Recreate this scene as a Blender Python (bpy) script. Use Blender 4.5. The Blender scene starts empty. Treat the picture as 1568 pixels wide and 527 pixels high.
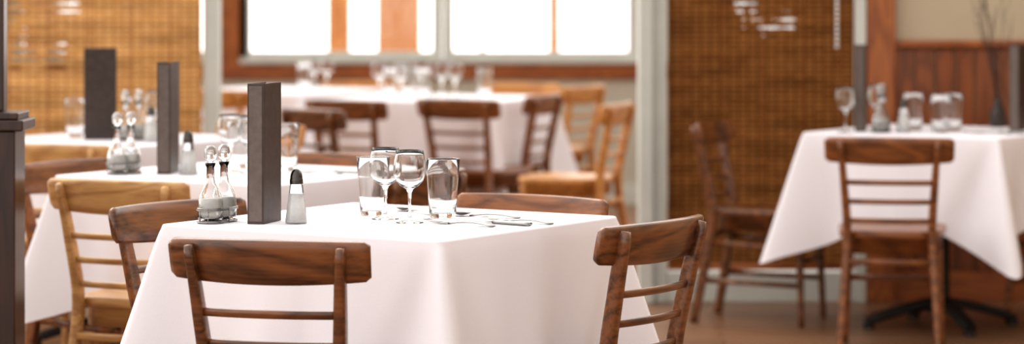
import bpy, bmesh, math, random
from mathutils import Vector, Matrix, Euler
random.seed(7)
scene = bpy.context.scene
COL = scene.collection

# ------------------------------------------------------------ helpers
def mat_new(name):
    m = bpy.data.materials.new(name); m.use_nodes = True
    nt = m.node_tree; b = nt.nodes["Principled BSDF"]
    return m, nt, b

def simple(name, col, rough=0.5, metal=0.0, noise=0.0, nscale=8, bump=0.0, spec=0.5, trans=0.0):
    m, nt, b = mat_new(name)
    b.inputs["Roughness"].default_value = rough
    b.inputs["Metallic"].default_value = metal
    b.inputs["Specular IOR Level"].default_value = spec
    b.inputs["Transmission Weight"].default_value = trans
    tc = nt.nodes.new("ShaderNodeTexCoord")
    n = nt.nodes.new("ShaderNodeTexNoise"); n.inputs["Scale"].default_value = nscale
    n.inputs["Detail"].default_value = 4
    nt.links.new(tc.outputs["Object"], n.inputs["Vector"])
    r = nt.nodes.new("ShaderNodeValToRGB")
    r.color_ramp.elements[0].position = 0.3; r.color_ramp.elements[1].position = 0.7
    r.color_ramp.elements[0].color = tuple(c*(1-noise) for c in col)+(1,)
    r.color_ramp.elements[1].color = tuple(min(1, c*(1+noise)) for c in col)+(1,)
    nt.links.new(n.outputs["Fac"], r.inputs["Fac"])
    nt.links.new(r.outputs["Color"], b.inputs["Base Color"])
    if bump > 0:
        bp = nt.nodes.new("ShaderNodeBump"); bp.inputs["Strength"].default_value = bump
        bp.inputs["Distance"].default_value = 0.002
        nt.links.new(n.outputs["Fac"], bp.inputs["Height"]); nt.links.new(bp.outputs["Normal"], b.inputs["Normal"])
    return m

def wood(name, dark, light, rough=0.35, axis='X', scale=1.0, coat=0.25, rings=6.0):
    m, nt, b = mat_new(name)
    tc = nt.nodes.new("ShaderNodeTexCoord")
    mp = nt.nodes.new("ShaderNodeMapping")
    s = {'X': (1.6, 7, 7), 'Y': (7, 1.6, 7), 'Z': (7, 7, 1.6)}[axis]
    mp.inputs["Scale"].default_value = tuple(v*scale for v in s)
    nt.links.new(tc.outputs["Object"], mp.inputs["Vector"])
    oi = nt.nodes.new("ShaderNodeObjectInfo")
    rs = nt.nodes.new("ShaderNodeMath"); rs.operation = 'MULTIPLY'; rs.inputs[1].default_value = 20
    nt.links.new(oi.outputs["Random"], rs.inputs[0])
    cmb = nt.nodes.new("ShaderNodeVectorMath"); cmb.operation = 'ADD'
    nt.links.new(mp.outputs["Vector"], cmb.inputs[0]); nt.links.new(rs.outputs[0], cmb.inputs[1])
    n1 = nt.nodes.new("ShaderNodeTexNoise"); n1.inputs["Scale"].default_value = 1.3
    n1.inputs["Detail"].default_value = 2; n1.inputs["Distortion"].default_value = 0.4
    nt.links.new(cmb.outputs[0], n1.inputs["Vector"])
    mul = nt.nodes.new("ShaderNodeMath"); mul.operation = 'MULTIPLY'; mul.inputs[1].default_value = rings
    nt.links.new(n1.outputs["Fac"], mul.inputs[0])
    fr = nt.nodes.new("ShaderNodeMath"); fr.operation = 'PINGPONG'; fr.inputs[1].default_value = 0.5
    nt.links.new(mul.outputs[0], fr.inputs[0])
    mp3 = nt.nodes.new("ShaderNodeMapping")
    s3 = {'X': (3, 60, 60), 'Y': (60, 3, 60), 'Z': (60, 60, 3)}[axis]
    mp3.inputs["Scale"].default_value = s3
    nt.links.new(tc.outputs["Object"], mp3.inputs["Vector"])
    n2 = nt.nodes.new("ShaderNodeTexNoise"); n2.inputs["Scale"].default_value = 2.0
    n2.inputs["Detail"].default_value = 4
    nt.links.new(mp3.outputs["Vector"], n2.inputs["Vector"])
    ad = nt.nodes.new("ShaderNodeMath"); ad.operation = 'ADD'
    nt.links.new(fr.outputs[0], ad.inputs[0]); nt.links.new(n2.outputs["Fac"], ad.inputs[1])
    r = nt.nodes.new("ShaderNodeValToRGB")
    r.color_ramp.elements[0].position = 0.35; r.color_ramp.elements[1].position = 1.0
    r.color_ramp.elements[0].color = tuple(dark)+(1,); r.color_ramp.elements[1].color = tuple(light)+(1,)
    nt.links.new(ad.outputs[0], r.inputs["Fac"])
    nt.links.new(r.outputs["Color"], b.inputs["Base Color"])
    b.inputs["Roughness"].default_value = rough
    b.inputs["Coat Weight"].default_value = coat
    b.inputs["Coat Roughness"].default_value = 0.2
    return m

def finish(bm, name, mats, smooth=True, loc=(0, 0, 0), rot=0.0, parent=None):
    bmesh.ops.recalc_face_normals(bm, faces=bm.faces)
    me = bpy.data.meshes.new(name); bm.to_mesh(me); bm.free()
    for p in me.polygons: p.use_smooth = smooth
    for m in (mats if isinstance(mats, (list, tuple)) else [mats]): me.materials.append(m)
    return place(me, name, loc, rot, parent)

def place(me, name, loc=(0, 0, 0), rot=0.0, parent=None):
    o = bpy.data.objects.new(name, me); COL.objects.link(o)
    o.location = loc; o.rotation_euler = (0, 0, rot)
    if parent: o.parent = parent
    return o

def box(bm, x0, x1, y0, y1, z0, z1, mi=0):
    vs = [bm.verts.new(p) for p in ((x0,y0,z0),(x1,y0,z0),(x1,y1,z0),(x0,y1,z0),(x0,y0,z1),(x1,y0,z1),(x1,y1,z1),(x0,y1,z1))]
    for f in ((0,3,2,1),(4,5,6,7),(0,1,5,4),(1,2,6,5),(2,3,7,6),(3,0,4,7)):
        fc = bm.faces.new([vs[i] for i in f]); fc.material_index = mi

def boxobj(name, dims, mat, bevel=0.0):
    bm = bmesh.new()
    for d in (dims if isinstance(dims[0], (list, tuple)) else [dims]): box(bm, *d)
    o = finish(bm, name, mat, smooth=False)
    if bevel:
        md = o.modifiers.new("bevel", 'BEVEL'); md.width = bevel; md.segments = 2
    return o

def sweep(bm, pts, secs, ref=(0, 0, 1), n=16, e=4.0, mi=0):
    pts = [Vector(p) for p in pts]; ref = Vector(ref); rings = []
    for i, p in enumerate(pts):
        t = (pts[min(i+1, len(pts)-1)]-pts[max(i-1, 0)]).normalized()
        a2 = (ref - t*ref.dot(t)).normalized(); a1 = t.cross(a2)
        h1, h2 = secs[i] if isinstance(secs, list) else secs
        ring = []
        for k in range(n):
            th = 2*math.pi*(k+0.5)/n; c, s = math.cos(th), math.sin(th)
            q = (abs(c)**e+abs(s)**e)**(-1/e)
            ring.append(bm.verts.new(p+a1*(h1*c*q)+a2*(h2*s*q)))
        rings.append(ring)
    for i in range(len(rings)-1):
        for k in range(n):
            f = bm.faces.new((rings[i][k], rings[i][(k+1) % n], rings[i+1][(k+1) % n], rings[i+1][k])); f.material_index = mi
    for r in (rings[0], rings[-1]):
        f = bm.faces.new(r); f.material_index = mi

def catmull(pts, n=6):
    P = [Vector(p) for p in pts]; P = [P[0]*2-P[1]]+P+[P[-1]*2-P[-2]]; out = []
    for i in range(1, len(P)-2):
        for k in range(n):
            t = k/n
            out.append(0.5*((2*P[i])+(P[i+1]-P[i-1])*t+(2*P[i-1]-5*P[i]+4*P[i+1]-P[i+2])*t*t+(3*P[i]-P[i-1]-3*P[i+1]+P[i+2])*t**3))
    out.append(P[-2]); return out

def lathe(bm, prof, cx=0, cy=0, cz=0, n=32, mi=0, flute=0, fa=0.0):
    rings = []
    for r, z in prof:
        if r < 1e-5: rings.append([bm.verts.new((cx, cy, cz+z))])
        else:
            rings.append([bm.verts.new((cx+r*(1+fa*math.cos(flute*2*math.pi*k/n))*math.cos(2*math.pi*k/n), cy+r*(1+fa*math.cos(flute*2*math.pi*k/n))*math.sin(2*math.pi*k/n), cz+z)) for k in range(n)])
    for a, b in zip(rings[:-1], rings[1:]):
        if len(a) == 1 and len(b) == 1: continue
        for k in range(n):
            k2 = (k+1) % n
            if len(a) == 1: f = bm.faces.new((a[0], b[k2], b[k]))
            elif len(b) == 1: f = bm.faces.new((a[k], a[k2], b[0]))
            else: f = bm.faces.new((a[k], a[k2], b[k2], b[k]))
            f.material_index = mi

# ------------------------------------------------------------ materials
M_walnut = wood("walnut_wood", (0.042, 0.013, 0.004), (0.22, 0.080, 0.025), 0.28, coat=.4)
M_brown = wood("brown_wood", (0.095, 0.030, 0.008), (0.28, 0.10, 0.028), 0.35)
M_oak = wood("oak_wood", (0.38, 0.18, 0.06), (0.64, 0.37, 0.15), 0.38)
M_honey = wood("honey_wood", (0.38, 0.15, 0.035), (0.64, 0.30, 0.085), 0.38)
M_trimwood = wood("orange_trim_wood", (0.20, 0.05, 0.010), (0.38, 0.115, 0.022), 0.45)
M_trimwoodZ = wood("orange_trim_wood_vertical", (0.19, 0.05, 0.010), (0.38, 0.12, 0.025), 0.45, axis='Z')
M_panelZ = wood("wainscot_wood_vertical", (0.13, 0.034, 0.007), (0.28, 0.080, 0.018), 0.5, axis='Z')
M_porch = wood("porch_post_wood", (0.50, 0.18, 0.06), (0.75, 0.34, 0.13), 0.6, axis='Z')
M_dark = wood("dark_post_wood", (0.018, 0.006, 0.003), (0.048, 0.015, 0.007), 0.35, axis='Z')
M_white = simple("painted_white", (0.58, 0.59, 0.54), 0.5, noise=0.04)
M_cream = simple("cream_wall_paint", (0.52, 0.43, 0.31), 0.8, noise=0.04, nscale=3)
M_grey = simple("grey_beige_wall_paint", (0.52, 0.48, 0.40), 0.8, noise=0.04, nscale=3)
M_snow = simple("snow_ground", (0.9, 0.9, 0.92), 0.9, noise=0.03, nscale=1)
M_iron = simple("black_iron", (0.012, 0.010, 0.009), 0.5, noise=0.2)
M_steel = simple("stainless_steel", (0.34, 0.33, 0.32), 0.16, metal=1.0, noise=0.05)
M_cap = simple("dark_metal_cap", (0.10, 0.09, 0.085), 0.22, metal=1.0, noise=0.1)
M_leather = simple("brown_leather", (0.052, 0.034, 0.028), 0.42, noise=0.25, nscale=40, bump=0.4)
M_spine = simple("lit_leather_spine", (0.135, 0.105, 0.090), 0.45, noise=0.15, nscale=50, bump=0.3)  # menu leather again, lightened to paint in the light falling on the spine
M_page = simple("menu_pages", (0.45, 0.42, 0.38), 0.6, noise=0.1, nscale=60)
M_salt = simple("salt_grains", (0.88, 0.87, 0.85), 0.8, noise=0.05, nscale=400, bump=0.3)
M_liquid = simple("pale_dressing", (0.90, 0.88, 0.84), 0.25, noise=0.05, trans=0.35)
M_stopper = simple("frosted_stopper", (0.88, 0.89, 0.89), 0.1, noise=0.02, trans=0.8)
M_cloth = simple("white_linen", (0.86, 0.83, 0.865), 0.75, noise=0.015, nscale=300, bump=0.08, spec=0.25)
M_twig = simple("dry_twig", (0.06, 0.04, 0.03), 0.8, noise=0.3)
M_ceramic = simple("dark_ceramic", (0.05, 0.035, 0.03), 0.3, noise=0.2)

def glass():
    m = bpy.data.materials.new("clear_glass"); m.use_nodes = True
    b = m.node_tree.nodes["Principled BSDF"]
    b.inputs["Base Color"].default_value = (0.98, 0.99, 0.99, 1)
    b.inputs["Roughness"].default_value = 0.0; b.inputs["IOR"].default_value = 1.45
    b.inputs["Transmission Weight"].default_value = 1.0
    return m
M_glass = glass()

def floor_mat():
    m, nt, b = mat_new("floor_planks")
    tc = nt.nodes.new("ShaderNodeTexCoord")
    br = nt.nodes.new("ShaderNodeTexBrick")
    br.inputs["Scale"].default_value = 1.0; br.inputs["Brick Width"].default_value = 1.6; br.inputs["Row Height"].default_value = 0.11
    br.inputs["Mortar Size"].default_value = 0.003
    br.inputs["Color1"].default_value = (0.25, 0.135, 0.075, 1); br.inputs["Color2"].default_value = (0.19, 0.098, 0.052, 1)
    br.inputs["Mortar"].default_value = (0.05, 0.025, 0.012, 1)
    nt.links.new(tc.outputs["Object"], br.inputs["Vector"])
    nt.links.new(br.outputs["Color"], b.inputs["Base Color"])
    b.inputs["Roughness"].default_value = 0.35
    return m
M_floor = floor_mat()

def blind_mat(name, c1, c2, cm, gap_thr, zmin, xa, xb, trl=0.4, gapcol=.75):
    m, nt, b = mat_new(name); L = nt.links.new; N = nt.nodes.new
    tc = N("ShaderNodeTexCoord"); sp = N("ShaderNodeSeparateXYZ"); L(tc.outputs["Object"], sp.inputs[0])
    cb = N("ShaderNodeCombineXYZ"); L(sp.outputs["X"], cb.inputs[0]); L(sp.outputs["Z"], cb.inputs[1])
    br = N("ShaderNodeTexBrick"); br.offset = 0.0; br.inputs["Scale"].default_value = 1
    br.inputs["Brick Width"].default_value = 0.040; br.inputs["Row Height"].default_value = 0.021; br.inputs["Mortar Size"].default_value = 0.0035
    br.inputs["Color1"].default_value = c1+(1,); br.inputs["Color2"].default_value = c2+(1,); br.inputs["Mortar"].default_value = cm+(1,)
    L(cb.outputs[0], br.inputs["Vector"])
    mp = N("ShaderNodeMapping"); mp.inputs["Scale"].default_value = (2.5, 1, 22); L(tc.outputs["Object"], mp.inputs["Vector"])
    n = N("ShaderNodeTexNoise"); n.inputs["Scale"].default_value = 1.0; n.inputs["Detail"].default_value = 4; L(mp.outputs[0], n.inputs["Vector"])
    mr = N("ShaderNodeMapRange"); mr.inputs["From Min"].default_value = .3; mr.inputs["From Max"].default_value = .7
    mr.inputs["To Min"].default_value = 0.65; mr.inputs["To Max"].default_value = 1.25; L(n.outputs["Fac"], mr.inputs["Value"])
    mx = N("ShaderNodeVectorMath"); mx.operation = 'SCALE'; L(br.outputs["Color"], mx.inputs[0]); L(mr.outputs[0], mx.inputs["Scale"])
    dif = N("ShaderNodeBsdfDiffuse"); L(mx.outputs[0], dif.inputs["Color"])
    tr = N("ShaderNodeBsdfTranslucent"); L(mx.outputs[0], tr.inputs["Color"])
    m1 = N("ShaderNodeMixShader"); m1.inputs[0].default_value = trl; L(dif.outputs[0], m1.inputs[1]); L(tr.outputs[0], m1.inputs[2])
    # see-through gaps between reeds, masked to shape the bright light leaks
    mp2 = N("ShaderNodeMapping"); mp2.inputs["Scale"].default_value = (9, 1, 6); mp2.inputs["Location"].default_value = (3.1, 0, 1.7)
    L(tc.outputs["Object"], mp2.inputs["Vector"])
    n2 = N("ShaderNodeTexNoise"); n2.inputs["Scale"].default_value = 1.0; n2.inputs["Detail"].default_value = 4; L(mp2.outputs[0], n2.inputs["Vector"])
    wv = N("ShaderNodeMath"); wv.operation = 'MULTIPLY'; wv.inputs[1].default_value = 2*math.pi/0.034; L(sp.outputs["Z"], wv.inputs[0])
    sn = N("ShaderNodeMath"); sn.operation = 'SINE'; L(wv.outputs[0], sn.inputs[0])
    sm = N("ShaderNodeMath"); sm.operation = 'MULTIPLY'; sm.inputs[1].default_value = 0.20; L(sn.outputs[0], sm.inputs[0])
    ad = N("ShaderNodeMath"); ad.operation = 'ADD'; L(n2.outputs["Fac"], ad.inputs[0]); L(sm.outputs[0], ad.inputs[1])
    hz = N("ShaderNodeMapRange"); hz.inputs["From Min"].default_value = zmin; hz.inputs["From Max"].default_value = zmin+.12
    hz.inputs["To Min"].default_value = -0.5; hz.inputs["To Max"].default_value = 0.0; L(sp.outputs["Z"], hz.inputs["Value"])
    ad2 = N("ShaderNodeMath"); ad2.operation = 'ADD'; L(ad.outputs[0], ad2.inputs[0]); L(hz.outputs[0], ad2.inputs[1])
    dx = N("ShaderNodeMath"); dx.operation = 'SUBTRACT'; dx.inputs[1].default_value = (xa+xb)/2; L(sp.outputs["X"], dx.inputs[0])
    ab = N("ShaderNodeMath"); ab.operation = 'ABSOLUTE'; L(dx.outputs[0], ab.inputs[0])
    hx = N("ShaderNodeMapRange"); hx.inputs["From Min"].default_value = (xb-xa)/2-.06; hx.inputs["From Max"].default_value = (xb-xa)/2+.06
    hx.inputs["To Min"].default_value = 0.0; hx.inputs["To Max"].default_value = -0.5; L(ab.outputs[0], hx.inputs["Value"])
    ad3 = N("ShaderNodeMath"); ad3.operation = 'ADD'; L(ad2.outputs[0], ad3.inputs[0]); L(hx.outputs[0], ad3.inputs[1])
    gt = N("ShaderNodeMath"); gt.operation = 'GREATER_THAN'; gt.inputs[1].default_value = gap_thr; L(ad3.outputs[0], gt.inputs[0])
    tp = N("ShaderNodeBsdfTransparent"); tp.inputs["Color"].default_value = (gapcol, gapcol, gapcol, 1)
    m2 = N("ShaderNodeMixShader"); L(gt.outputs[0], m2.inputs[0]); L(m1.outputs[0], m2.inputs[1]); L(tp.outputs[0], m2.inputs[2])
    L(m2.outputs[0], nt.nodes["Material Output"].inputs["Surface"])
    return m
M_blindL = blind_mat("golden_bamboo_reed", (0.64, 0.38, 0.17), (0.54, 0.30, 0.12), (0.36, 0.18, 0.07), 0.655, 0.88, -2.25, -1.80, gapcol=.45)
M_blindR = blind_mat("brown_bamboo_reed", (0.25, 0.115, 0.040), (0.185, 0.080, 0.026), (0.09, 0.034, 0.010), 0.69, 1.04, .92, 1.25, .3, gapcol=.35)

# ------------------------------------------------------------ room shell
YP = 11.95   # partition plane
YB = 17.2    # window wall plane
boxobj("floor", (-5, 5, -1, YB+0.1, -0.1, 0), M_floor)
boxobj("snow_ground", (-40, 40, YB+0.3, 60, -0.5, -0.2), M_snow)
boxobj("wall_left", [(-5.1, -5, 4, YB, 0, 0.9), (-5.1, -5, 4, YB, 2.4, 2.9)], M_cream)
boxobj("wall_right", (4.0, 4.1, 3, YP, 0, 2.9), M_cream)

boxobj("wall_back", [(-5, 5, YB, YB+0.12, 0, 0.77), (-5, 5, YB, YB+0.12, 2.35, 2.9)], M_grey)
boxobj("trim_1", [(-5, 5, YB-0.03, YB, 0.765, 0.860)], M_trimwood, 0.004)
boxobj("trim_2", [(-1.80, -1.61, YB-0.02, YB+0.12, 0.77, 2.35)], M_trimwoodZ, 0.004)
boxobj("baseboard_back", (-5, 5, YB-0.02, YB, 0, 0.12), M_white)

mp_, nt_, b_ = mat_new("window_glass")
tpn = nt_.nodes.new("ShaderNodeBsdfTransparent"); gln = nt_.nodes.new("ShaderNodeBsdfGlossy"); gln.inputs["Roughness"].default_value = 0.02
mxn = nt_.nodes.new("ShaderNodeMixShader"); mxn.inputs[0].default_value = 0.06
nt_.links.new(tpn.outputs[0], mxn.inputs[1]); nt_.links.new(gln.outputs[0], mxn.inputs[2]); nt_.links.new(mxn.outputs[0], nt_.nodes["Material Output"].inputs["Surface"])
M_pane = mp_
def window(i, x0, x1, bars):
    bm = bmesh.new(); y0, y1 = YB-0.02, YB+0.06; z0, z1 = 0.86, 2.35; f = 0.06
    box(bm, x0-f, x1+f, y0-0.03, y1, z0, z0+0.035); box(bm, x0-f, x1+f, y0, y1, z0+0.035, z0+0.07)
    box(bm, x0-f, x1+f, y0, y1, z1-0.08, z1)
    box(bm, x0-f, x0, y0, y1, z0+0.07, z1-0.08); box(bm, x1, x1+f, y0, y1, z0+0.07, z1-0.08)
    for b in bars: box(bm, b-0.014, b+0.014, y0+0.01, y1-0.01, z0+0.07, z1-0.08)
    box(bm, x0, x1, y0+0.035, y0+0.039, z0+0.07, z1-0.08, 1)
    finish(bm, f"window_{i}", [M_white, M_pane], smooth=False)
window(1, -1.60, -0.485, [])
window(2, -0.36, 0.71, [-0.18])
window(3, -3.0, -1.87, [-2.4])
window(4, 1.0, 2.1, [1.5])
window(5, 2.3, 3.4, [2.8])
boxobj("wall_back_pier", [(-5, -3.06, YB, YB+0.12, 0.77, 2.35), (0.78, 0.93, YB, YB+0.12, 0.77, 2.35), (3.46, 5, YB, YB+0.12, 0.77, 2.35)], M_cream)

bm = bmesh.new()
for a, b in ((-1.21, -1.07), (-0.885, -0.61), (0.243, 0.31)):
    box(bm, a, b, 18.5, 18.5+(b-a), -0.2, 2.9)
box(bm, -3.2, -3.0, 18.5, 18.7, -0.2, 2.9); box(bm, 2.2, 2.4, 18.5, 18.7, -0.2, 2.9)
finish(bm, "porch_posts", M_porch, smooth=False)

boxobj("wall_partition_header", (-5, 4, YP, YP+0.12, 2.35, 2.9), M_cream)
def post(name, x0, x1, mat, y0=YP-0.06, y1=YP+0.08, z0=0, z1=2.35):
    boxobj(name, (x0, x1, y0, y1, z0, z1), mat, 0.006)
post("trim_3", -1.305, -1.24, M_white)
boxobj("trim_4", [(0.535, 0.595, YP-0.09, YP+0.10, 0, 2.35), (0.595, 0.655, YP-0.04, YP+0.08, 0, 2.35)], M_white, 0.006)
post("trim_5", 1.453, 1.497, M_white)
post("trim_6", 1.50, 1.62, M_trimwoodZ)
boxobj("wall_right_back", (1.62, 4.0, YP, YP+0.12, 0, 2.35), M_cream)
bm = bmesh.new(); x = 1.622
while x < 3.9:
    box(bm, x, x+0.080, YP-0.018, YP-0.002, 0.13, 1.08); x += 0.086
o = finish(bm, "wainscot_panelling", M_panelZ, smooth=False); md = o.modifiers.new("b", 'BEVEL'); md.width = 0.005; md.segments = 2
boxobj("trim_7", (1.62, 4.0, YP-0.045, YP, 1.08, 1.11), M_trimwood, 0.005)
boxobj("baseboard_right", (1.62, 4.0, YP-0.03, YP, 0, 0.13), M_trimwood, 0.004)
boxobj("baseboard_partition", (0.655, 1.453, YP-0.03, YP+0.06, 0, 0.13), M_white, 0.005)
boxobj("baseboard_partition_left", (-5, -1.305, YP-0.03, YP+0.06, 0, 0.13), M_white, 0.005)

def blind(name, x0, x1, z0, z1, y, mat):
    bm = bmesh.new()
    nx, nz = 40, 160; grid = []
    for j in range(nz+1):
        row = []
        for i in range(nx+1):
            xx = x0+(x1-x0)*i/nx; zz = z0+(z1-z0)*j/nz
            row.append(bm.verts.new((xx, y+0.0025*math.sin(j*2.4)+0.004*math.sin(xx*9), zz)))
        grid.append(row)
    for j in range(nz):
        for i in range(nx): bm.faces.new((grid[j][i], grid[j][i+1], grid[j+1][i+1], grid[j+1][i]))
    xx = x0+0.06
    while xx < x1:
        sweep(bm, [(xx, y-0.008, z0), (xx, y-0.008, z1)], (0.0015, 0.0015), ref=(1, 0, 0), n=6, e=2, mi=1); xx += 0.17
    sweep(bm, [(x0, y, z0), (x1, y, z0)], (0.008, 0.014), n=8, mi=1)
    sweep(bm, [(x0, y, z1), (x1, y, z1)], (0.02, 0.03), n=8, mi=1)
    finish(bm, name, [mat, M_trimwood])
blind("bamboo_blind", -3.2, -1.31, 0.15, 2.33, YP-0.08, M_blindL)
blind("bamboo_blind", 0.66, 1.45, 0.15, 2.33, YP-0.02, M_blindR)
# bright beads added as the light streak along the right blind's edge
bm = bmesh.new(); z = 1.085
while z < 2.3:
    bmesh.ops.create_uvsphere(bm, u_segments=8, v_segments=6, radius=.009, matrix=Matrix.Translation((1.372, YP-.06, z))); z += .021
finish(bm, "blind_edge_light_beads", simple("light_streak_beads", (.95, .95, .95), .35, metal=0.6))

# dark newel post at left
bm = bmesh.new()
box(bm, -1.62, -1.345, 7.62, 7.78, 0, 0.955)
box(bm, -1.64, -1.32, 7.60, 7.80, 0.955, 0.985)
box(bm, -1.63, -1.335, 7.61, 7.79, 0.985, 1.005)
box(bm, -1.60, -1.395, 7.612, 7.62, 0.1, 0.9)
box(bm, -1.46, -1.385, 7.67, 7.73, 1.005, 2.9)
o = finish(bm, "wooden_divider_post", M_dark, smooth=False); md = o.modifiers.new("b", 'BEVEL'); md.width = 0.006; md.segments = 2

# ------------------------------------------------------------ chair
def chair_mesh():
    bm = bmesh.new()
    for s in (-1, 1):
        key = [(s*.178, -.262, 0), (s*.165, -.222, .22), (s*.152, -.195, .44), (s*.163, -.228, .64), (s*.174, -.262, .785)]
        p = catmull(key, 6); n = len(p)
        sec = []
        for i in range(n):
            t = i/(n-1); w = .0115+.0035*math.sin(math.pi*min(1, t*1.1)); sec.append((.0165+.003*math.sin(math.pi*t), w))
        sec[-1] = (sec[-1][0]*.75, sec[-1][1]*.75)
        sweep(bm, p, sec, ref=(1, 0, 0))
        sweep(bm, catmull([(s*.165, .165, .425), (s*.172, .172, .2), (s*.18, .18, 0)], 4), [(.0165-.005*i/8, .0165-.005*i/8) for i in range(9)], ref=(1, 0, 0), e=2.4)
        sweep(bm, [(s*.158, -.205, .32), (s*.167, .168, .30)], (.008, .011))
        sweep(bm, [(s*.168, -.225, .17), (s*.173, .172, .16)], (.008, .010))
    rake = Vector((0, -.23, .97)).normalized()
    pts = []; sec = []
    N = 40; W = .23
    for i in range(N+1):
        x = -W+2*W*i/N; a = abs(x)/W
        h = .051-.007*a*a
        ed = (W-abs(x))/.012
        if ed < 1: h *= 0.80+.20*math.sqrt(max(0, 1-(1-ed)**2))
        pts.append((x, -.256+.036*a*a, .749+.004*a*a)); th = .0105 if ed > .3 else .008
        sec.append((th, h))
    sweep(bm, pts, sec, ref=rake, n=20, e=5)
    for z, px, py in ((.635, .160, -.228), (.565, .155, -.213), (.495, .150, -.202)):
        pts = [(-px+2*px*i/16, py+.002-.022*(1-((i-8)/8)**2), z) for i in range(17)]
        sweep(bm, pts, (.006, .0095), ref=rake, n=12, e=3)
    sweep(bm, [(-.158, -.212, .345), (.158, -.212, .345)], (.008, .011))
    sweep(bm, [(-.172, .172, .25), (.172, .172, .25)], (.008, .011))
    def outline(sc):
        o = []
        for k in range(48):
            th = 2*math.pi*k/48; c, s_ = math.cos(th), math.sin(th)
            q = (abs(c)**4.5+abs(s_)**4.5)**(-1/4.5)
            yy = s_*q; w = .182+.024*(yy+1)/2
            o.append((c*q*w*sc, (yy*.203)*sc+.008))
        return o
    rings = []
    for sc, z in ((.93, .372), (.93, .425), (.985, .427), (1.0, .435), (1.0, .448), (.985, .457), (.93, .456), (.6, .449), (.25, .447)):
        rings.append([bm.verts.new((x, y, z)) for x, y in outline(sc)])
    for a, b in zip(rings[:-1], rings[1:]):
        for k in range(48): bm.faces.new((a[k], a[(k+1) % 48], b[(k+1) % 48], b[k]))
    bm.faces.new(rings[0]); bm.faces.new(rings[-1])
    bmesh.ops.recalc_face_normals(bm, faces=bm.faces)
    me = bpy.data.meshes.new("dining_chair"); bm.to_mesh(me); bm.free()
    for p in me.polygons: p.use_smooth = True
    me.materials.append(M_walnut)
    return me
CH = chair_mesh()
def chair(bx, by, fx, fy, mat):
    """bx,by = middle of the back rail on plan, (fx,fy) = facing direction"""
    l = math.hypot(fx, fy); fx /= l; fy /= l
    o = place(CH, "dining_chair", (bx+fx*.25, by+fy*.25, 0), math.atan2(-fx, fy))
    o.material_slots[0].link = 'OBJECT'; o.material_slots[0].material = mat
    return o
chair(-.535, 6.12, .25, .966, M_walnut)        # front
chair(.348, 6.62, -.83, .557, M_walnut)        # right of front table
chair(-.865, 7.185, .76, -.65, M_walnut)       # left of front table
chair(.062, 7.395, -.537, -.843, M_brown)      # behind front table
chair(-1.125, 7.96, .40, .915, M_oak)          # light chair
chair(-1.42, 8.82, .843, -.537, M_brown)
chair(-.51, 9.17, -.537, -.843, M_brown)
chair(-.25, 8.28, -.843, .537, M_walnut)
chair(-1.60, 9.72, .35, .93, M_oak)
chair(-.98, 11.15, -.6, -.8, M_honey)
chair(1.355, 10.12, .17, .985, M_brown)        # right table front
chair(.795, 11.38, .94, -.34, M_walnut)        # right table left
chair(2.35, 11.45, -.537, -.843, M_brown)
chair(-.27, 13.45, .5, .85, M_brown)
chair(.17, 14.0, -.9, .35, M_brown)
chair(.40, 15.2, -.85, .5, M_honey)
chair(.50, 13.0, -.93, .3, M_honey)
chair(-.90, 12.45, .75, .65, M_walnut)
chair(-.80, 13.35, .5, .85, M_brown)
chair(.05, 15.6, -.3, -.95, M_honey)
chair(-.85, 15.9, .2, -.98, M_honey)
chair(-1.55, 14.6, .5, .85, M_honey)

# ------------------------------------------------------------ tables + cloths
def table_mesh(a, b):
    bm = bmesh.new()
    box(bm, -a/2+.012, a/2-.012, -b/2+.012, b/2-.012, .735, .762)
    box(bm, -.12, .12, -.12, .12, .715, .735, 1)
    lathe(bm, [(0, .06), (.06, .06), (.05, .09), (.034, .11), (.034, .66), (.06, .70), (.06, .716), (0, .716)], n=24, mi=1)
    for k in range(4):
        an = math.pi/4+k*math.pi/2; c, s = math.cos(an), math.sin(an)
        sweep(bm, catmull([(c*.02, s*.02, .10), (c*.15, s*.15, .075), (c*.31, s*.31, .03)], 4), [(.03, .018)]*8+[(.024, .01)], ref=(0, 0, 1), n=10, mi=1)
        lathe(bm, [(0, 0), (.022, 0), (.022, .022), (0, .022)], c*.30, s*.30, 0, 12, 1)
    bmesh.ops.recalc_face_normals(bm, faces=bm.faces)
    me = bpy.data.meshes.new("dining_table"); bm.to_mesh(me); bm.free()
    me.materials.append(M_brown); me.materials.append(M_iron)
    return me

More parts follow.
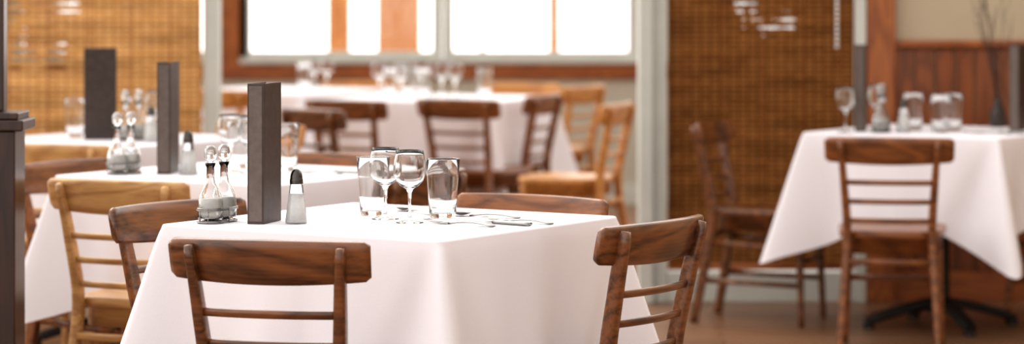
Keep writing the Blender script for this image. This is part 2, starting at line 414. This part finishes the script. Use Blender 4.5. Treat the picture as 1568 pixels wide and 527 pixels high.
def cloth_mesh(a, b, drop, extra, seed):
    rnd = random.Random(seed); bm = bmesh.new(); r = .014; ztop = .772; re = .007
    loop = []
    cor = [(a/2, b/2, 0), (-a/2, b/2, 90), (-a/2, -b/2, 180), (a/2, -b/2, 270)]
    nd = 44
    for ci, (cx, cy, ang) in enumerate(cor):
        dg = math.radians(ang+45); diag = Vector((math.cos(dg), math.sin(dg), 0))
        ox, oy = cx-math.copysign(r, cx), cy-math.copysign(r, cy)
        for k in range(9):
            th = math.radians(ang+90*k/8); n = Vector((math.cos(th), math.sin(th), 0))
            loop.append((Vector((ox, oy, 0))+n*r, n, abs(k-4)/8*r*1.57, diag, ci, 0.0))
        nx_, ny_, na = cor[(ci+1) % 4]; dg2 = math.radians(na+45); diag2 = Vector((math.cos(dg2), math.sin(dg2), 0))
        th = math.radians(ang+90); n = Vector((math.cos(th), math.sin(th), 0))
        p0 = Vector((ox, oy, 0))+n*r; p1 = Vector((nx_-math.copysign(r, nx_), ny_-math.copysign(r, ny_), 0))+n*r
        Ls = (p1-p0).length
        for k in range(1, nd):
            t = k/nd; d0 = t*Ls; d1 = Ls-d0
            cr = math.exp(-((t-.5)/.012)**2)
            loop.append((p0.lerp(p1, t), n, min(d0, d1)+r*.785, diag if d0 < d1 else diag2, ci if d0 < d1 else (ci+1) % 4, cr))
    n = len(loop)
    ph = [rnd.uniform(0, 6.28) for _ in range(6)]
    cs = [rnd.uniform(.12, .19) for _ in range(4)]
    rings = []
    center = bm.verts.new((0, 0, ztop))
    for sc in (.25, .5, .75, .92):
        rings.append([bm.verts.new((p.x*sc, p.y*sc, ztop)) for p, *_ in loop])
    for ph_ in (0, 25, 50, 75):
        f = math.radians(ph_)
        rings.append([bm.verts.new(p+nn*(re*math.sin(f)-re)+Vector((0, 0, ztop-re*(1-math.cos(f))))) for p, nn, *_ in loop])
    ND = 30
    for j in range(ND+1):
        f = j/ND; ring = []
        for i, (p, nn, dist, diag, ci, cr) in enumerate(loop):
            L = drop+extra*max(0, 1-dist/.24)**1.1
            d = L*f
            sg = .012+cs[ci]*d
            rid = math.exp(-(dist/sg)**2)
            rec = math.exp(-((dist-2.1*sg)/(1.1*sg))**2)
            th = i/n*2*math.pi
            wav = (.5*math.sin(6*th+ph[0])+.45*math.sin(11*th+ph[1])+.3*math.sin(19*th+ph[2]))*.022*(d/.36)**1.2*(1-rid)
            hang = .04*d+.004*(1-math.exp(-d/.02))
            off = nn*(hang+wav-rec*.07*d+cr*.003*min(1, d/.05))+diag*(rid*.30*d)
            q = p+off; q.z = ztop-re-d*(0.985)
            ring.append(bm.verts.new(q))
        rings.append(ring)
    for k in range(n): bm.faces.new((center, rings[0][k], rings[0][(k+1) % n]))
    for A, B in zip(rings[:-1], rings[1:]):
        for k in range(n): bm.faces.new((A[k], A[(k+1) % n], B[(k+1) % n], B[k]))
    bmesh.ops.recalc_face_normals(bm, faces=bm.faces)
    me = bpy.data.meshes.new("tablecloth"); bm.to_mesh(me); bm.free()
    for p in me.polygons: p.use_smooth = True
    me.materials.append(M_cloth)
    return me
TM = table_mesh(.82, .80)
ROT = math.atan2(-.537, .843)
def table(cx, cy, rot=ROT, drop=.36, extra=.15, seed=1, scale=1.0):
    o = place(TM, "dining_table", (cx, cy, 0), rot); o.scale = (scale, scale, 1)
    c = place(cloth_mesh(.82*scale, .80*scale, drop, extra, seed), "tablecloth", (cx, cy, 0), rot)
table(-.293, 6.937, drop=.30, extra=.12, seed=3)
table(-.831, 8.657, drop=.33, extra=.14, seed=5)
table(-1.481, 10.557, drop=.34, seed=8)
table(1.689, 11.087, seed=11)
table(-.36, 14.25, rot=ROT+.2, seed=13, scale=1.1)
table(-1.25, 15.3, rot=ROT, seed=17, scale=1.1)

# ------------------------------------------------------------ tableware
ZT = .7725
def mk(bm, name, mats):
    bmesh.ops.recalc_face_normals(bm, faces=bm.faces)
    me = bpy.data.meshes.new(name); bm.to_mesh(me); bm.free()
    for p in me.polygons: p.use_smooth = True
    for m in mats: me.materials.append(m)
    return me
bm = bmesh.new()
lathe(bm, [(0, 0), (.033, 0), (.034, .0012), (.030, .003), (.012, .007), (.0055, .014), (.0038, .03), (.0036, .055), (.0045, .072), (.009, .082),
           (.022, .090), (.033, .102), (.0395, .118), (.0405, .130), (.0385, .148), (.0355, .165), (.0335, .176),
           (.0325, .1765), (.0345, .165), (.0375, .148), (.0393, .130), (.0383, .118), (.032, .1035), (.021, .0925), (.009, .087), (0, .086)], n=40)
WG = mk(bm, "wine_glass", [M_glass])
bm = bmesh.new()
lathe(bm, [(0, .0025), (.024, .001), (.028, 0), (.0315, .002), (.0335, .010), (.036, .05), (.0395, .10), (.0425, .146), (.0420, .1475), (.0412, .146), (.0382, .10), (.0346, .05), (.0322, .018), (.028, .0125), (0, .0115)], n=40)
TG = mk(bm, "tumbler_glass", [M_glass])
def wine(x, y): place(WG, "wine_glass", (x, y, ZT))
def tumbler(x, y): place(TG, "tumbler_glass", (x, y, ZT))

bm = bmesh.new()
lathe(bm, [(0, 0), (.024, 0), (.0270, .003), (.0260, .012), (.0160, .093), (.014, .098), (0, .098)], n=32, mi=0, flute=8, fa=.04)
lathe(bm, [(0, .004), (.0226, .004), (.0160, .070), (0, .072)], n=24, mi=2)
lathe(bm, [(0, .096), (.0158, .096), (.0168, .098), (.0158, .100), (.0168, .102), (.0158, .104), (.0168, .106), (.0150, .108), (.0150, .114), (.0130, .122), (.009, .129), (.004, .1325), (0, .133)], n=24, mi=1)
SK = mk(bm, "salt_shaker", [M_glass, M_cap, M_salt])
def shaker(x, y): place(SK, "salt_shaker", (x, y, ZT), random.uniform(0, 1))

bm = bmesh.new(); SX = .0315
for s in (-1, 1):
    cx = s*SX
    lathe(bm, [(0, .006), (.026, .006), (.030, .011), (.0308, .03), (.0300, .052), (.0265, .070), (.019, .085), (.0125, .096), (.0098, .108), (.0092, .135), (.0130, .142), (.0130, .146), (.0085, .147),
               (.0080, .108), (.0108, .096), (.0172, .084), (.0250, .068), (.0285, .051), (.0292, .03), (.0285, .014), (0, .010)], cx, 0, 0, 28, 0)
    lathe(bm, [(0, .0105), (.0280, .0145), (.0287, .03), (.0282, .048), (.0265, .060), (0, .0602)], cx, 0, 0, 24, 2)
    lathe(bm, [(0, .138), (.006, .138), (.007, .149), (.0115, .154), (.0145, .160), (.0145, .172), (.0125, .182), (.008, .188), (0, .189)], cx, 0, 0, 20, 3, 6, .05)
def loopwire(z, r=.0015):
    pts = []
    for k in range(49):
        th = 2*math.pi*k/48; c = math.cos(th)
        pts.append((SX*math.copysign(min(1, abs(c)*1.6), c)+.0335*c, .0335*math.sin(th), z))
    sweep(bm, pts, (r, r), n=6, e=2, mi=1)
loopwire(.004); loopwire(.032); loopwire(.036)
for x, y in ((-.062, 0.012), (.062, 0.012), (-.062, -.012), (.062, -.012), (0, .0345), (0, -.0345)):
    sweep(bm, [(x, y, 0), (x, y, .037)], (.0014, .0014), ref=(1, 0, 0), n=6, e=2, mi=1)
lathe(bm, [(0, 0.001), (.033, .001), (.033, .003), (0, .003)], -SX, 0, 0, 24, 1)
lathe(bm, [(0, 0.001), (.033, .001), (.033, .003), (0, .003)], SX, 0, 0, 24, 1)
CR = mk(bm, "cruet_set", [M_glass, M_steel, M_liquid, M_stopper])
def cruet(x, y, rot=1.2): place(CR, "cruet_set", (x, y, ZT), rot)

# menu binder standing upright, spine at -x
bm = bmesh.new(); H = .340; W = .12; T = .042
box(bm, -W/2+.002, W/2, -T/2, -T/2+.003, 0, H)
box(bm, -W/2+.002, W/2, T/2-.003, T/2, 0, H)
box(bm, -W/2, -W/2+.004, -T/2, T/2, 0, H, 0)
box(bm, -W/2-.001, -W/2, -T/2+.004, T/2-.004, .006, H-.006, 2)
box(bm, -W/2+.005, W/2-.004, -T/2+.005, -.002, .004, H-.005, 1)
box(bm, -W/2+.005, W/2-.004, .002, T/2-.005, .004, H-.005, 1)
MN = mk(bm, "menu_folder", [M_leather, M_page, M_spine])
for p in MN.polygons: p.use_smooth = False
def menu(x, y, rot):
    o = place(MN, "menu_folder", (x, y, ZT), rot); md = o.modifiers.new("b", 'BEVEL'); md.width = .0008; md.segments = 2

def cutlery_meshes():
    out = {}
    bm = bmesh.new()
    pts = [(-.10+.135*i/12, 0, .002+.006*math.sin(math.pi*i/12)) for i in range(13)]
    sweep(bm, pts, [(.0115-.0070*min(1, (i/9))**.7, .0022) for i in range(13)], n=12, e=2.5)
    sweep(bm, [(.033, 0, .0035), (.04, 0, .0035), (.05, 0, .003), (.058, 0, .003)], [(.0035, .0015), (.009, .0015), (.013, .0014), (.0135, .0013)], n=12, e=3)
    for k in range(4):
        y = -.0110+k*.00735
        sweep(bm, [(.056, y, .003), (.08, y, .0045), (.106, y, .010)], [(.0022, .0011), (.0019, .0011), (.0010, .0008)], n=8, e=2.5)
    out['fork'] = bm
    bm = bmesh.new()
    pts = [(-.11+.11*i/8, 0, .0050) for i in range(9)]
    sweep(bm, pts, [(.0105-.0025*i/8, .0045) for i in range(9)], n=12, e=2.3)
    sweep(bm, [(-.002, 0, .005), (.02, -.001, .0045), (.07, -.001, .004), (.095, 0, .004), (.112, .004, .004)], [(.005, .002), (.0115, .0012), (.0125, .001), (.0095, .0009), (.0015, .0005)], n=12, e=3)
    out['table_knife'] = bm
    bm = bmesh.new()
    pts = [(-.10+.14*i/12, 0, .002+.006*math.sin(math.pi*i/12)) for i in range(13)]
    sweep(bm, pts, [(.0115-.0070*min(1, (i/9))**.7, .0022) for i in range(13)], n=12, e=2.5)
    N = 24; prev = None
    for j in range(8):
        rr = j/7; z = .0015+.0095*rr*rr
        ring = [bm.verts.new((.066+.033*rr*math.cos(2*math.pi*k/N), .023*rr*math.sin(2*math.pi*k/N)*(1-.12*math.cos(2*math.pi*k/N)), z)) for k in range(N)] if j else [bm.verts.new((.066, 0, z))]
        if j == 1:
            for k in range(N): bm.faces.new((prev[0], ring[k], ring[(k+1) % N]))
        elif j > 1:
            for k in range(N): bm.faces.new((prev[k], ring[k], ring[(k+1) % N], prev[(k+1) % N]))
        prev = ring
    out['spoon'] = bm
    return {k: mk(b, k, [M_steel]) for k, b in out.items()}
CT = cutlery_meshes()
def cut(kind, x, y, dx, dy, z=0): place(CT[kind], kind, (x, y, ZT+z), math.atan2(dy, dx))

# front table
cruet(-.719, 6.87, 1.12)
menu(-.604, 6.87, math.radians(74))
shaker(-.523, 6.83)
tumbler(-.348, 7.065); wine(-.313, 6.955); wine(-.249, 6.85); tumbler(-.172, 6.99)
cut('fork', -.125, 6.79, -.80, .60)
cut('table_knife', -.045, 6.82, -.80, .60)
cut('fork', .015, 6.86, -.80, .60)
cut('spoon', -.245, 7.15, -.5, .86)
cut('spoon', -.07, 7.02, -.86, .5)
# second table
cruet(-1.185, 8.60, 1.0)
menu(-1.055, 8.64, math.radians(84))
shaker(-.985, 8.57)
tumbler(-.86, 8.87); wine(-.87, 8.70); wine(-.80, 8.62); tumbler(-.70, 8.72)
cut('fork', -.60, 8.62, -.8, .6); cut('table_knife', -.54, 8.66, -.8, .6)
# third table
cruet(-1.40, 10.38, .8); menu(-1.53, 10.47, math.radians(8)); wine(-1.34, 10.58); wine(-1.28, 10.42); tumbler(-1.42, 10.68); tumbler(-1.645, 10.6); shaker(-1.32, 10.30)
# right table
wine(1.295, 10.94); menu(1.370, 11.06, math.radians(80)); wine(1.45, 11.18); cruet(1.435, 10.95, 1.3); shaker(1.52, 10.93)
tumbler(1.585, 11.12); tumbler(1.667, 10.95); tumbler(1.73, 11.06)
cut('fork', 1.83, 10.85, -.8, .6); cut('table_knife', 1.88, 10.88, -.8, .6); menu(2.0, 11.1, math.radians(60))
# far tables
for x, y in ((-.62, 14.3), (-.53, 14.42), (-.45, 14.25), (-.14, 14.3)): tumbler(x, y)
for x, y in ((-.68, 14.45), (-.56, 14.18), (-.47, 14.55), (-.36, 14.42), (-.29, 14.3)): wine(x, y)
for x, y in ((-1.0, 15.2), (-1.08, 15.38)): wine(x, y)
tumbler(-1.12, 15.2)

# vase with dry twigs on the right table
bm = bmesh.new()
lathe(bm, [(0, 0), (.03, 0), (.036, .02), (.03, .07), (.016, .10), (.02, .115), (.017, .114), (.013, .10), (.0, .05)], n=24, mi=0)
rt = random.Random(4)
for k in range(9):
    an = rt.uniform(0, 6.28); sp = rt.uniform(.05, .16); h = rt.uniform(.4, .62)
    pts = catmull([(0, 0, .06), (math.cos(an)*sp*.2, math.sin(an)*sp*.2, h*.4), (math.cos(an)*sp*.7+rt.uniform(-.02, .02), math.sin(an)*sp*.7, h*.75), (math.cos(an)*sp, math.sin(an)*sp, h)], 5)
    sweep(bm, pts, [(.0022-.0013*i/15, .0022-.0013*i/15) for i in range(len(pts))], ref=(1, .3, 0), n=6, e=2, mi=1)
    for q in (7, 10, 12):
        p = pts[q]; a2 = an+rt.uniform(-1.5, 1.5)
        sweep(bm, [p, p+Vector((math.cos(a2)*.03, math.sin(a2)*.03, .05)), p+Vector((math.cos(a2)*.045, math.sin(a2)*.045, .1))], (.0009, .0009), ref=(1, .3, 0), n=5, e=2, mi=1)
finish(bm, "twig_vase", [M_ceramic, M_twig], loc=(1.96, 11.36, ZT))

# ------------------------------------------------------------ light
w = bpy.data.worlds.new("sky"); scene.world = w; w.use_nodes = True
nt = w.node_tree; bg = nt.nodes["Background"]; L = nt.links.new
tc = nt.nodes.new("ShaderNodeTexCoord"); sp = nt.nodes.new("ShaderNodeSeparateXYZ"); L(tc.outputs["Generated"], sp.inputs[0])
ry = nt.nodes.new("ShaderNodeMapRange"); ry.interpolation_type = 'SMOOTHSTEP'
ry.inputs["From Min"].default_value = -0.3; ry.inputs["From Max"].default_value = 0.9; ry.inputs["To Min"].default_value = 0.95; ry.inputs["To Max"].default_value = 2.8
L(sp.outputs["Y"], ry.inputs["Value"])
rx = nt.nodes.new("ShaderNodeMapRange"); rx.inputs["From Min"].default_value = -1; rx.inputs["From Max"].default_value = 0.6; rx.inputs["To Min"].default_value = 0.95; rx.inputs["To Max"].default_value = -0.15
L(sp.outputs["X"], rx.inputs["Value"])
ad = nt.nodes.new("ShaderNodeMath"); ad.operation = 'ADD'; L(ry.outputs[0], ad.inputs[0]); L(rx.outputs[0], ad.inputs[1])
bg.inputs["Color"].default_value = (1.0, 0.96, 0.93, 1); L(ad.outputs[0], bg.inputs["Strength"])
sd = bpy.data.lights.new("sun", 'SUN'); sd.energy = 0.6; sd.angle = math.radians(25); sd.color = (1, .90, .76)
so = bpy.data.objects.new("sun", sd); COL.objects.link(so); so.rotation_euler = (math.radians(-38), math.radians(-32), 0)

# ------------------------------------------------------------ camera
cd = bpy.data.cameras.new("camera"); co = bpy.data.objects.new("camera", cd); COL.objects.link(co)
co.location = (0, 0, 1.36); co.rotation_euler = (math.radians(90), 0, 0)
cd.sensor_width = 36; cd.lens = 99.0; cd.shift_y = -298/1600
cd.clip_end = 200
cd.dof.use_dof = True; cd.dof.focus_distance = 6.65; cd.dof.aperture_fstop = 2.5
scene.camera = co
scene.view_settings.view_transform = 'Standard'
scene.view_settings.look = 'Medium High Contrast'
